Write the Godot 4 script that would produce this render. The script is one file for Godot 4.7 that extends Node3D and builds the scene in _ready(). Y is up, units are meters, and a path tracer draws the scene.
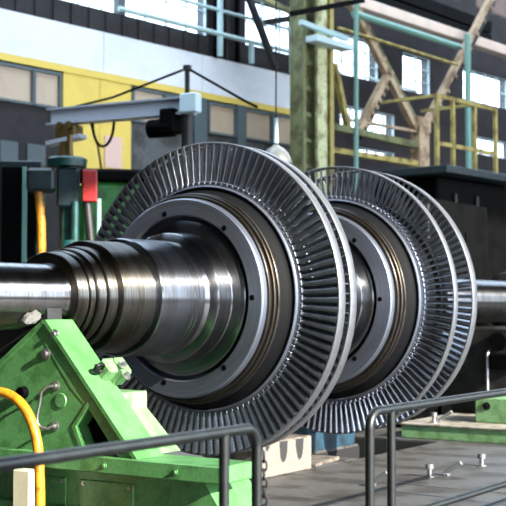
extends Node3D
# Machine hall with a big steam turbine rotor on its bearing stands.
# Axes of the machine: local X runs along the rotor (away to the right), Y up, Z towards the guard rail.
# Axes of the hall: local X along the long far wall, Y up, Z away from that wall.

const RR := 1.4                              # blade tip radius of the rotor
const AXIS := 1.633                          # height of the rotor axis over the floor
const ROTOR_TURN := 0.98053                  # heading of the rotor
const HALL_TURN := 0.86583                   # heading of the hall
const ORIGIN := Vector3(-0.4478, 0.0, -11.0) # floor point under the first wheel

var M := {}
var taken := {}
var rng := RandomNumberGenerator.new()

# ------------------------------------------------------------------ mesh building
class MB:
	var v := PackedVector3Array()
	var n := PackedVector3Array()
	var t := PackedVector2Array()
	var ix := PackedInt32Array()
	func tri(a: Vector3, b: Vector3, c: Vector3, na: Vector3, nb: Vector3, nc: Vector3, ua := Vector2.ZERO, ub := Vector2.ZERO, uc := Vector2.ZERO) -> void:
		var k := v.size()
		if (c - a).cross(b - a).dot(na + nb + nc) < 0.0:
			v.append_array([a, c, b]); n.append_array([na, nc, nb]); t.append_array([ua, uc, ub])
		else:
			v.append_array([a, b, c]); n.append_array([na, nb, nc]); t.append_array([ua, ub, uc])
		ix.append_array([k, k + 1, k + 2])
	func quad(a: Vector3, b: Vector3, c: Vector3, d: Vector3, nn: Vector3) -> void:
		tri(a, b, c, nn, nn, nn, Vector2(0, 1), Vector2(1, 1), Vector2(1, 0))
		tri(a, c, d, nn, nn, nn, Vector2(0, 1), Vector2(1, 0), Vector2(0, 0))
	# box with chamfered edges
	func box(c: Vector3, s: Vector3, ch := 0.0, bs := Basis.IDENTITY) -> MB:
		var h := s * 0.5
		ch = minf(ch, minf(h.x, minf(h.y, h.z)) * 0.9)
		var ax := [Vector3.RIGHT, Vector3.UP, Vector3.BACK]
		for i in 3:
			var j := (i + 1) % 3
			var k := (i + 2) % 3
			for sg in [-1.0, 1.0]:
				var p: Array = []
				for q in [[-1, -1], [1, -1], [1, 1], [-1, 1]]:
					p.append(c + bs * (ax[i] * h[i] * sg + ax[j] * (h[j] - ch) * q[0] + ax[k] * (h[k] - ch) * q[1]))
				quad(p[0], p[1], p[2], p[3], bs * (ax[i] * sg))
			if ch > 0.0:
				for sj in [-1.0, 1.0]:
					for sk in [-1.0, 1.0]:
						var e: Array = []
						for si in [-1.0, 1.0]:
							e.append(c + bs * (ax[i] * (h[i] - ch) * si + ax[j] * h[j] * sj + ax[k] * (h[k] - ch) * sk))
							e.append(c + bs * (ax[i] * (h[i] - ch) * si + ax[j] * (h[j] - ch) * sj + ax[k] * h[k] * sk))
						quad(e[0], e[1], e[3], e[2], (bs * (ax[j] * sj + ax[k] * sk)).normalized())
		if ch > 0.0:
			for sx in [-1.0, 1.0]:
				for sy in [-1.0, 1.0]:
					for sz in [-1.0, 1.0]:
						var nn := (bs * Vector3(sx, sy, sz)).normalized()
						tri(c + bs * Vector3(h.x * sx, (h.y - ch) * sy, (h.z - ch) * sz), c + bs * Vector3((h.x - ch) * sx, h.y * sy, (h.z - ch) * sz), c + bs * Vector3((h.x - ch) * sx, (h.y - ch) * sy, h.z * sz), nn, nn, nn)
		return self
	# bar between two points, w wide (sideways), h high
	func bar(a: Vector3, b: Vector3, w: float, h: float, side := Vector3.ZERO, ch := 0.0) -> MB:
		var x := (b - a).normalized()
		var z := side if side != Vector3.ZERO else (x.cross(Vector3.UP) if absf(x.y) < 0.99 else Vector3.BACK)
		z = (z - x * z.dot(x)).normalized()
		return box((a + b) * 0.5, Vector3(a.distance_to(b), h, w), ch, Basis(x, z.cross(x), z))
	# profile of (along, radius) turned about the X axis
	func lathe(pr: Array, seg: int, vscale := 1.0) -> MB:
		var m := pr.size() - 1
		var fn: Array = []
		for i in m:
			var d: Vector2 = pr[i + 1] - pr[i]
			fn.append(Vector2(-d.y, d.x).normalized())
		var run := 0.0
		for i in m:
			var a: Vector2 = pr[i]
			var b: Vector2 = pr[i + 1]
			var na: Vector2 = fn[i]
			var nb: Vector2 = fn[i]
			if i > 0 and fn[i - 1].dot(fn[i]) > 0.8: na = (fn[i - 1] + fn[i]).normalized()
			if i < m - 1 and fn[i + 1].dot(fn[i]) > 0.8: nb = (fn[i + 1] + fn[i]).normalized()
			var run2 := run + a.distance_to(b) * vscale
			for k in seg:
				var t0 := TAU * k / seg
				var t1 := TAU * (k + 1) / seg
				var r0 := Vector3(0, cos(t0), sin(t0))
				var r1 := Vector3(0, cos(t1), sin(t1))
				var X := Vector3.RIGHT
				var p0 := X * a.x + r0 * a.y
				var p1 := X * a.x + r1 * a.y
				var p2 := X * b.x + r1 * b.y
				var p3 := X * b.x + r0 * b.y
				var n0 := X * na.x + r0 * na.y
				var n1 := X * na.x + r1 * na.y
				var n2 := X * nb.x + r1 * nb.y
				var n3 := X * nb.x + r0 * nb.y
				var u0 := float(k) / seg
				var u1 := float(k + 1) / seg
				if a.y > 1e-5: tri(p0, p1, p2, n0, n1, n2, Vector2(u0, run), Vector2(u1, run), Vector2(u1, run2))
				if b.y > 1e-5: tri(p0, p2, p3, n0, n2, n3, Vector2(u0, run), Vector2(u1, run2), Vector2(u0, run2))
			run = run2
		return self
	# round tube along points
	func tube(pts: Array, r: float, sides := 10, closed := false) -> MB:
		var m := pts.size()
		var rings: Array = []
		var dirs: Array = []
		var up := Vector3.ZERO
		for i in m:
			var d: Vector3
			if closed: d = pts[(i + 1) % m] - pts[(i + m - 1) % m]
			else: d = pts[mini(i + 1, m - 1)] - pts[maxi(i - 1, 0)]
			d = d.normalized()
			if up == Vector3.ZERO: up = d.cross(Vector3.RIGHT if absf(d.x) < 0.8 else Vector3.UP).normalized()
			up = (up - d * up.dot(d)).normalized()
			var sd := d.cross(up)
			var ring: Array = []
			for k in sides:
				var a := TAU * k / sides
				ring.append(up * cos(a) + sd * sin(a))
			rings.append(ring); dirs.append(d)
		for i in (m if closed else m - 1):
			var j := (i + 1) % m
			var sh := 0
			if closed and j == 0:
				var best := -2.0
				for q in sides:
					if rings[i][0].dot(rings[0][q]) > best: best = rings[i][0].dot(rings[0][q]); sh = q
			for k in sides:
				var l := (k + 1) % sides
				var a0: Vector3 = rings[i][k]
				var a1: Vector3 = rings[i][l]
				var b0: Vector3 = rings[j][(k + sh) % sides]
				var b1: Vector3 = rings[j][(l + sh) % sides]
				tri(pts[i] + a0 * r, pts[i] + a1 * r, pts[j] + b1 * r, a0, a1, b1)
				tri(pts[i] + a0 * r, pts[j] + b1 * r, pts[j] + b0 * r, a0, b1, b0)
		if not closed:
			for e in [[0, -1.0], [m - 1, 1.0]]:
				var nn: Vector3 = dirs[e[0]] * e[1]
				for k in sides:
					tri(pts[e[0]], pts[e[0]] + rings[e[0]][k] * r, pts[e[0]] + rings[e[0]][(k + 1) % sides] * r, nn, nn, nn)
		return self
	# polygon in the (Z, Y) plane pushed along X from x0 to x1
	func prism(poly: PackedVector2Array, x0: float, x1: float) -> MB:
		var tr := Geometry2D.triangulate_polygon(poly)
		for e in [[x0, -1.0], [x1, 1.0]]:
			var nn := Vector3(e[1], 0, 0)
			for i in range(0, tr.size(), 3):
				var q: Array = []
				for k in 3: q.append(Vector3(e[0], poly[tr[i + k]].y, poly[tr[i + k]].x))
				tri(q[0], q[1], q[2], nn, nn, nn)
		var cw := Geometry2D.is_polygon_clockwise(poly)
		for i in poly.size():
			var a := poly[i]
			var b := poly[(i + 1) % poly.size()]
			var d := (b - a).normalized()
			var nn2 := Vector2(-d.y, d.x) if cw else Vector2(d.y, -d.x)
			quad(Vector3(x0, a.y, a.x), Vector3(x1, a.y, a.x), Vector3(x1, b.y, b.x), Vector3(x0, b.y, b.x), Vector3(0, nn2.y, nn2.x))
		return self
	# upright cylinder or cone
	func cyl(c: Vector3, r0: float, r1: float, h: float, seg := 16, axis := Vector3.UP) -> MB:
		var u := axis.normalized()
		var x := u.cross(Vector3.RIGHT if absf(u.x) < 0.8 else Vector3.BACK).normalized()
		var z := u.cross(x)
		var sl := (r0 - r1) / maxf(h, 1e-4)
		for k in seg:
			var d0 := x * cos(TAU * k / seg) + z * sin(TAU * k / seg)
			var d1 := x * cos(TAU * (k + 1) / seg) + z * sin(TAU * (k + 1) / seg)
			var n0 := (d0 + u * sl).normalized()
			var n1 := (d1 + u * sl).normalized()
			tri(c + d0 * r0, c + d1 * r0, c + d1 * r1 + u * h, n0, n1, n1)
			tri(c + d0 * r0, c + d1 * r1 + u * h, c + d0 * r1 + u * h, n0, n1, n0)
			tri(c, c + d0 * r0, c + d1 * r0, -u, -u, -u)
			tri(c + u * h, c + u * h + d0 * r1, c + u * h + d1 * r1, u, u, u)
		return self
	func mesh() -> ArrayMesh:
		var ar: Array = []
		ar.resize(Mesh.ARRAY_MAX)
		ar[Mesh.ARRAY_VERTEX] = v; ar[Mesh.ARRAY_NORMAL] = n; ar[Mesh.ARRAY_TEX_UV] = t; ar[Mesh.ARRAY_INDEX] = ix
		var am := ArrayMesh.new()
		am.add_surface_from_arrays(Mesh.PRIMITIVE_TRIANGLES, ar)
		return am

func obj(called: String, mb, mt: Material, parent: Node = self) -> MeshInstance3D:
	var o := MeshInstance3D.new()
	o.name = numbered(called) if parent == self else called
	o.mesh = mb.mesh() if mb is MB else mb
	o.material_override = mt
	parent.add_child(o, true)
	return o

func numbered(called: String) -> String:
	taken[called] = taken.get(called, -1) + 1
	return called if taken[called] == 0 else "%s_%03d" % [called, taken[called]]

func tag(o: Node, label: String, category: String, group := "") -> Node:
	o.set_meta("label", label); o.set_meta("category", category)
	if group: o.set_meta("group", group)
	return o

func thing(called: String, at: Vector3, turn: float, label: String, category: String, group := "") -> Node3D:
	var o := Node3D.new()
	o.name = numbered(called)
	add_child(o)
	o.position = at; o.rotation.y = turn
	tag(o, label, category, group)
	return o

func structure(o: Node, label := "") -> Node:
	o.set_meta("kind", "structure")
	if label: o.set_meta("label", label)
	return o

func node(called: String, at: Vector3, turn: float) -> Node3D:
	var o := Node3D.new()
	o.name = numbered(called)
	add_child(o)
	o.position = at; o.rotation.y = turn
	return o

func by_rotor(s: float, y: float, w: float) -> Vector3:
	return ORIGIN + Basis(Vector3.UP, ROTOR_TURN) * Vector3(s, y, w)

func by_hall(u: float, y: float, d: float) -> Vector3:
	return Basis(Vector3.UP, HALL_TURN) * Vector3(u, y, -d)

# ------------------------------------------------------------------ materials
func noise_image(size: int, freq: float, octaves: int, sd: int) -> Image:
	var f := FastNoiseLite.new()
	f.seed = sd; f.frequency = freq; f.fractal_octaves = octaves
	var im := f.get_seamless_image(size, size)
	im.convert(Image.FORMAT_RGB8)
	return im

# tone texture: mixes white and a stain tint where the noise is low, with fine grain on top
func stain_texture(sd: int, tint: Color, amount: float, grain := 0.2, size := 256) -> ImageTexture:
	var a := noise_image(size, 0.012, 5, sd)
	var b := noise_image(size, 0.09, 3, sd + 7)
	for y in size:
		for x in size:
			var k := clampf((0.56 - a.get_pixel(x, y).r) * 3.0, 0.0, 1.0) * amount
			var g := 1.0 - grain * 0.5 + grain * (b.get_pixel(x, y).r - 0.5)
			var c := Color(1, 1, 1).lerp(tint, k)
			a.set_pixel(x, y, Color(minf(c.r * g, 1), minf(c.g * g, 1), minf(c.b * g, 1)))
	return ImageTexture.create_from_image(a)

# fine turning marks across v, blotches on top
func turned_texture(sd: int, depth: float, brown: float) -> ImageTexture:
	var im := noise_image(256, 0.02, 4, sd)
	var r := RandomNumberGenerator.new()
	r.seed = sd
	var slow := 0.5
	for y in 256:
		slow = lerpf(slow, r.randf(), 0.3)
		var line := 1.0 - depth * (0.55 * r.randf() + 0.45 * slow)
		for x in 256:
			var k := clampf((0.55 - im.get_pixel(x, y).r) * 3.0, 0.0, 1.0) * brown
			im.set_pixel(x, y, Color(line * (1.0 - 0.45 * k), line * (1.0 - 0.55 * k), line * (1.0 - 0.7 * k)))
	return ImageTexture.create_from_image(im)

func mat(c: Color, rough := 0.6, metal := 0.0, tex: Texture2D = null, scale := 0.5, tri := true) -> StandardMaterial3D:
	var m := StandardMaterial3D.new()
	m.albedo_color = c; m.roughness = rough; m.metallic = metal
	if tex:
		m.albedo_texture = tex
		m.uv1_triplanar = tri
		m.uv1_scale = Vector3(scale, scale, scale)
	return m

func make_materials() -> void:
	var grime := stain_texture(3, Color(0.45, 0.38, 0.30), 0.55)
	var scuff := stain_texture(11, Color(0.62, 0.66, 0.55), 0.5)
	var dust := stain_texture(21, Color(0.80, 0.79, 0.77), 0.4)
	var faint := stain_texture(41, Color(0.86, 0.86, 0.86), 0.22, 0.03)
	M.journal = mat(Color(0.53, 0.53, 0.54), 0.24, 1.0, turned_texture(5, 0.25, 0.25), 1.0, false)
	M.collar = mat(Color(0.47, 0.46, 0.44), 0.36, 1.0, turned_texture(6, 0.45, 0.45), 1.0, false)
	M.shaft = mat(Color(0.58, 0.59, 0.61), 0.25, 1.0, turned_texture(8, 0.22, 0.2), 1.0, false)
	M.wheel = mat(Color(0.50, 0.53, 0.59), 0.45, 0.85, turned_texture(9, 0.15, 0.15), 1.0, false)
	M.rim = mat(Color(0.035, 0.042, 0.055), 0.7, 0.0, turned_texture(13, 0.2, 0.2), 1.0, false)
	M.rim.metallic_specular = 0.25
	M.seal = mat(Color(0.35, 0.335, 0.32), 0.40, 0.9, turned_texture(10, 0.5, 0.5), 2.0, false)
	M.blade = mat(Color(0.59, 0.61, 0.65), 0.38, 1.0, dust, 2.0)
	M.band = mat(Color(0.53, 0.54, 0.56), 0.5, 0.85, dust, 3.0)
	for k in [M.journal, M.collar, M.shaft]:
		k.anisotropy_enabled = true
		k.anisotropy = -0.9
	M.black = mat(Color(0.03, 0.03, 0.035), 0.6)
	M.black.metallic_specular = 0.1
	M.green = mat(Color(0.345, 0.57, 0.335), 0.38, 0.0, scuff, 1.3)
	M.green_pale = mat(Color(0.46, 0.62, 0.43), 0.45, 0.0, scuff, 1.6)
	M.steel = mat(Color(0.62, 0.62, 0.62), 0.35, 0.9)
	M.rail = mat(Color(0.07, 0.09, 0.085), 0.42, 0.0, grime, 2.0)
	M.chain = mat(Color(0.10, 0.10, 0.11), 0.4, 0.7)
	M.hose = mat(Color(0.80, 0.55, 0.10), 0.45, 0.0, grime, 2.0)
	M.plate = mat(Color(0.30, 0.30, 0.295), 0.6, 0.0, grime, 0.45)
	M.slab = mat(Color(0.05, 0.05, 0.05), 0.9)
	M.blue = mat(Color(0.11, 0.23, 0.30), 0.5, 0.0, grime, 1.0)
	M.worn_top = mat(Color(0.62, 0.60, 0.56), 0.5, 0.0, grime, 1.2)
	M.cream_steel = mat(Color(0.44, 0.41, 0.375), 0.6, 0.0, grime, 1.5)
	M.cream_paint = mat(Color(0.84, 0.82, 0.70), 0.6, 0.0, faint, 1.0)
	M.rag = mat(Color(0.33, 0.33, 0.32), 0.9)
	M.dark_machine = mat(Color(0.025, 0.027, 0.025), 0.6, 0.0, grime, 0.6)
	M.dark_machine.metallic_specular = 0.15
	M.grey_machine = mat(Color(0.14, 0.14, 0.135), 0.5, 0.1, grime, 0.8)
	M.teal = mat(Color(0.08, 0.30, 0.29), 0.4, 0.0, grime, 1.0)
	M.teal_dark = mat(Color(0.07, 0.17, 0.19), 0.45, 0.0, grime, 1.0)
	M.teal_pipe = mat(Color(0.45, 0.62, 0.57), 0.5)
	M.red = mat(Color(0.62, 0.12, 0.12), 0.5)
	M.yellow = mat(Color(0.90, 0.78, 0.36), 0.6, 0.0, faint, 0.4)
	M.yellow_steel = mat(Color(0.76, 0.69, 0.38), 0.6, 0.0, grime, 0.7)
	M.olive = mat(Color(0.50, 0.52, 0.34), 0.6, 0.0, grime, 0.5)
	M.olive_light = mat(Color(0.89, 0.89, 0.68), 0.6, 0.0, grime, 0.5)
	M.tan = mat(Color(0.81, 0.70, 0.57), 0.65, 0.0, grime, 0.5)
	M.pink = mat(Color(0.90, 0.80, 0.73), 0.65, 0.0, faint, 0.5)
	M.white_panel = mat(Color(0.90, 0.91, 0.93), 0.6, 0.0, faint, 0.3)
	M.dark_band = mat(Color(0.13, 0.11, 0.12), 0.7, 0.0, grime, 0.5)
	M.maroon = mat(Color(0.16, 0.12, 0.13), 0.8, 0.0, grime, 0.4)
	M.frame = mat(Color(0.30, 0.35, 0.36), 0.55)
	M.mullion = mat(Color(0.80, 0.88, 0.90), 0.6)
	M.beige = mat(Color(0.74, 0.65, 0.55), 0.35, 0.0, faint, 0.4)
	M.grey_wall = mat(Color(0.36, 0.37, 0.37), 0.8, 0.0, grime, 0.3)
	M.roof = mat(Color(0.30, 0.31, 0.31), 0.85)
	M.jib = mat(Color(0.70, 0.72, 0.76), 0.5, 0.0, faint, 0.5)
	M.brass = mat(Color(0.40, 0.32, 0.16), 0.45, 0.5)
	M.lamp = mat(Color(0.38, 0.39, 0.39), 0.35, 0.3)
	M.pale_rail = mat(Color(0.70, 0.80, 0.80), 0.5)
	M.machine_green = mat(Color(0.16, 0.45, 0.16), 0.5, 0.0, grime, 0.7)
	M.glass = mat(Color(0.85, 0.92, 0.95, 0.12), 0.05)
	M.glass.transparency = BaseMaterial3D.TRANSPARENCY_ALPHA

# ------------------------------------------------------------------ rotor
# blade standing along +Y, its chord turned from the axis by b0 at the root and b1 at the tip
func blade_mesh(r0: float, r1: float, x0: float, x1: float, b0: float, b1: float, thick: float, camber: float, pitch: float) -> ArrayMesh:
	var mb := MB.new()
	var spans := 5
	var half := 5
	var rings: Array = []
	for j in spans + 1:
		var f := float(j) / spans
		var b := lerpf(b0, b1, f)
		var c := (x1 - x0) / cos(b)
		var ring: Array = []
		for q in half * 2:
			var t := float(q) / half if q <= half else 2.0 - float(q) / half
			t = 0.5 - 0.5 * cos(PI * t)
			var up := 1.0 if q <= half else -1.0
			var mean := 4.0 * camber * c * t * (1.0 - t)
			var th := thick * c * (1.0 - 0.25 * f) * sqrt(maxf(4.0 * t * (1.0 - t), 0.0)) * 0.5 + thick * c * 0.06
			var p := Vector2((t - 0.5) * c, -mean + up * th)
			p = Vector2(p.x * cos(b) + p.y * sin(b), -p.x * sin(b) + p.y * cos(b))
			ring.append(Vector3((x0 + x1) * 0.5 + p.x, lerpf(r0, r1, f), p.y))
		rings.append(ring)
	var m := half * 2
	for j in spans:
		for q in m:
			var l := (q + 1) % m
			var ns: Array = []
			for k in [q, l]:
				var tg: Vector3 = rings[j][(k + 1) % m] - rings[j][(k + m - 1) % m]
				ns.append(Vector3(-tg.z, 0, tg.x).normalized() * 1.0)
			var cen := Vector3.ZERO
			for p in rings[j]: cen += p / m
			for k in 2:
				if ns[k].dot(rings[j][[q, l][k]] - cen) < 0 and ns[k].dot((rings[j][q] + rings[j][l]) * 0.5 - cen) < 0: ns[k] = -ns[k]
			# outline runs one way round, so one sign fits the whole ring
			var sg := 1.0
			var e: Vector3 = rings[j][1] - rings[j][m - 1]
			if Vector3(-e.z, 0, e.x).dot(rings[j][0] - cen) < 0: sg = -1.0
			for k in 2:
				var kk: int = [q, l][k]
				var tg2: Vector3 = rings[j][(kk + 1) % m] - rings[j][(kk + m - 1) % m]
				ns[k] = Vector3(-tg2.z, 0, tg2.x).normalized() * sg
			mb.tri(rings[j][q], rings[j][l], rings[j + 1][l], ns[0], ns[1], ns[1])
			mb.tri(rings[j][q], rings[j + 1][l], rings[j + 1][q], ns[0], ns[1], ns[0])
	# root platform
	if pitch > 0.0: mb.box(Vector3((x0 + x1) * 0.5, r0 - 0.008, 0), Vector3((x1 - x0) * 1.12, 0.034, pitch * 0.80), 0.004)
	return mb.mesh()

func build_rotor() -> void:
	var rot := thing("turbine_rotor", ORIGIN + Vector3(0, AXIS, 0), ROTOR_TURN, "huge steel turbine rotor with two bladed wheels on one shaft", "turbine rotor")
	var P := func(a: Array) -> Array:
		var o: Array = []
		for q in a: o.append(Vector2(q[0], q[1]) * RR)
		return o
	obj("journal", MB.new().lathe(P.call([[-2.3, 0], [-2.3, 0.165], [-2.285, 0.175], [-1.47, 0.175], [-1.455, 0.183], [-1.43, 0.186], [-1.43, 0.17]]), 72), M.journal, rot)
	var cols := [[-1.44, -1.362, 0.243], [-1.350, -1.318, 0.252], [-1.306, -1.244, 0.267], [-1.232, -1.166, 0.282], [-1.154, -0.885, 0.318]]
	for i in cols.size():
		var c: Array = cols[i]
		var e := 0.006
		obj("seal_collar", MB.new().lathe(P.call([[c[0], 0.17], [c[0], c[2] - e], [c[0] + e, c[2]], [c[1] - e, c[2] + 0.003], [c[1], c[2] - e + 0.003], [c[1], c[2] - 0.026], [c[1] + 0.02, c[2] - 0.026]]), 80), M.collar, rot)
	obj("shaft_body", MB.new().lathe(P.call([[-0.9, 0.20], [-0.9, 0.296], [-0.852, 0.30], [-0.852, 0.338], [-0.845, 0.345], [-0.56, 0.347], [-0.557, 0.343], [-0.545, 0.343], [-0.542, 0.347], [-0.525, 0.347], [-0.522, 0.342], [-0.508, 0.342], [-0.505, 0.347], [-0.452, 0.347], [-0.445, 0.341], [-0.44, 0.33], [-0.40, 0.345], [-0.385, 0.392], [-0.378, 0.398], [-0.256, 0.402], [-0.248, 0.396], [-0.243, 0.40], [-0.240, 0.44], [-0.235, 0.476], [-0.228, 0.484], [-0.19, 0.488], [-0.165, 0.49]]), 96), M.shaft, rot)
	obj("shaft_body", MB.new().lathe(P.call([[0.30, 0.40], [0.40, 0.45], [0.55, 0.405], [1.16, 0.402], [1.364, 0.402], [1.372, 0.396], [1.377, 0.40], [1.380, 0.44], [1.385, 0.476], [1.392, 0.484], [1.43, 0.488], [1.455, 0.49]]), 96), M.shaft, rot)
	obj("shaft_body", MB.new().lathe(P.call([[2.0, 0.40], [2.10, 0.45], [2.25, 0.405], [2.5, 0.40], [2.52, 0.34], [2.8, 0.34], [2.82, 0.26], [3.2, 0.26], [3.22, 0.19]]), 72), M.shaft, rot)
	obj("journal", MB.new().lathe(P.call([[3.2, 0.15], [3.2, 0.196], [3.22, 0.199], [5.6, 0.199], [5.61, 0.19], [5.61, 0]]), 64), M.journal, rot)
	var count := 0
	for wi in 2:
		var o: float = [0.0, 1.62][wi]
		var rt: float = [0.735, 0.765][wi]
		var rows: Array = [[[0.0, 0.081], [0.139, 0.219]], [[0.0, 0.071], [0.319, 0.403]]][wi]
		var nb: int = [104, 122][wi]
		var wheel := Node3D.new()
		wheel.name = "bladed_wheel"
		rot.add_child(wheel, true)
		wheel.position.x = o * RR
		var d := rt - 0.735
		var back: float = rows[1][1]
		obj("hub_disc", MB.new().lathe(P.call([[-0.17, 0.45], [-0.17, 0.510], [-0.238, 0.513], [-0.245, 0.520], [-0.245, 0.612 + d * 0.5], [-0.236, 0.621 + d * 0.5], [-0.195, 0.626 + d * 0.5], [-0.195, 0.60]]), 96), M.wheel, wheel)
		var sr: Array = []
		for q in [[-0.205, 0.60], [-0.205, 0.640], [-0.200, 0.644], [-0.186, 0.644], [-0.182, 0.634], [-0.172, 0.636], [-0.170, 0.654], [-0.165, 0.658], [-0.150, 0.658], [-0.146, 0.646], [-0.136, 0.646], [-0.134, 0.66], [-0.128, 0.664], [-0.118, 0.664], [-0.112, 0.655], [-0.112, 0.60]]:
			sr.append(Vector2(q[0], q[1] + d * 0.8) * RR)
		obj("seal_ring", MB.new().lathe(sr, 96), M.seal, wheel)
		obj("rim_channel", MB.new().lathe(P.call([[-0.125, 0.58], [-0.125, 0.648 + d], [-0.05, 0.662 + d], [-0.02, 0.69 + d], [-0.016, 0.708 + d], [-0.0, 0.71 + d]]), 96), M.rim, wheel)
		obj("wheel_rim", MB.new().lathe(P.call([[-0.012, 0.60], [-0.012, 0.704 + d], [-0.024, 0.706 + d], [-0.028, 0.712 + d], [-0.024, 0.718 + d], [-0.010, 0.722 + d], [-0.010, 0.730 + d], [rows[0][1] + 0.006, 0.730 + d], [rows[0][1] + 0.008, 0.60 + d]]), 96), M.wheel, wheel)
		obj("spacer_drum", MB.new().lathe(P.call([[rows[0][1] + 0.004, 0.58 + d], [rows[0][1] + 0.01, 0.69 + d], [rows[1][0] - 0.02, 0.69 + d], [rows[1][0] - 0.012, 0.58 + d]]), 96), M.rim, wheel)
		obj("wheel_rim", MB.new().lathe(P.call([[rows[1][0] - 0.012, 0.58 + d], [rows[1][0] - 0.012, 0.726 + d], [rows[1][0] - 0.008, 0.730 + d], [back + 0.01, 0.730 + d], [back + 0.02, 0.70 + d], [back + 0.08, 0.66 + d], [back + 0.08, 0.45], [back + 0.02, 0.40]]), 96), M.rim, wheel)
		for b in 7:
			var an := PI / 2 + TAU * b / 7.0
			var bo := MB.new().lathe([Vector2(-0.003, 0), Vector2(-0.003, 0.021), Vector2(-0.001, 0.025), Vector2(0.004, 0.025)], 12)
			var plug := obj("balance_plug", bo, M.black, wheel)
			plug.position = Vector3(-0.245 * RR, cos(an) * 0.541 * RR, sin(an) * 0.541 * RR)
		for ri in 2:
			var x0: float = rows[ri][0] * RR
			var x1: float = rows[ri][1] * RR
			var th := 0.004 * RR
			var xs := x0
			x0 += 0.008
			obj("shroud_ring", MB.new().lathe([Vector2(x0 + 0.004, 0.986 * RR), Vector2(x0, 0.988 * RR), Vector2(x0, RR - th * 0.6), Vector2(x0 + th, RR), Vector2(x1 - th, RR), Vector2(x1, RR - th * 0.6), Vector2(x1, 0.988 * RR), Vector2(x1 - 0.004, 0.986 * RR), Vector2(x0 + 0.004, 0.986 * RR)], 144), M.band, wheel)
			x0 = xs
			var bm: ArrayMesh
			if wi == 0: bm = blade_mesh((rt + 0.006) * RR, 0.990 * RR, x0 - 0.004, x1 - 0.004, 0.42, 0.62, 0.25, 0.14, TAU * rt * RR / nb)
			else: bm = blade_mesh((rt + 0.006) * RR, 0.990 * RR, x0, x1 - 0.004, 0.22, 0.40, 0.13, 0.08, TAU * rt * RR / nb if ri == 0 else 0.0)
			# blades that show are parts; the rows hidden behind are joined
			var rest: Array = []
			for b in nb:
				var an := TAU * b / nb
				var single := ri == 0 or (wi == 1 and an < PI * 1.24)
				if single and count < 300:
					count += 1
					var o2 := obj("blade", bm, M.blade, wheel)
					o2.rotation.x = an
				else:
					rest.append(an)
			if rest.size():
				var st := SurfaceTool.new()
				st.begin(Mesh.PRIMITIVE_TRIANGLES)
				for an in rest: st.append_from(bm, 0, Transform3D(Basis(Vector3.RIGHT, an), Vector3.ZERO))
				var rb := obj("hidden_blades", st.commit(), M.blade, wheel)
				rb.name = "blade_row"
				rb.set_meta("kind", "stuff")

# ------------------------------------------------------------------ stands and things near the rotor
func hex_bolt(parent: Node, at: Vector3, axis: Vector3, r: float, mt: Material, called := "bolt") -> Node:
	var mb := MB.new()
	mb.cyl(at, r * 1.6, r * 1.6, r * 0.35, 14, axis)
	mb.cyl(at + axis * r * 0.35, r, r * 0.94, r * 0.9, 6, axis)
	return obj(called, mb, mt, parent)

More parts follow.
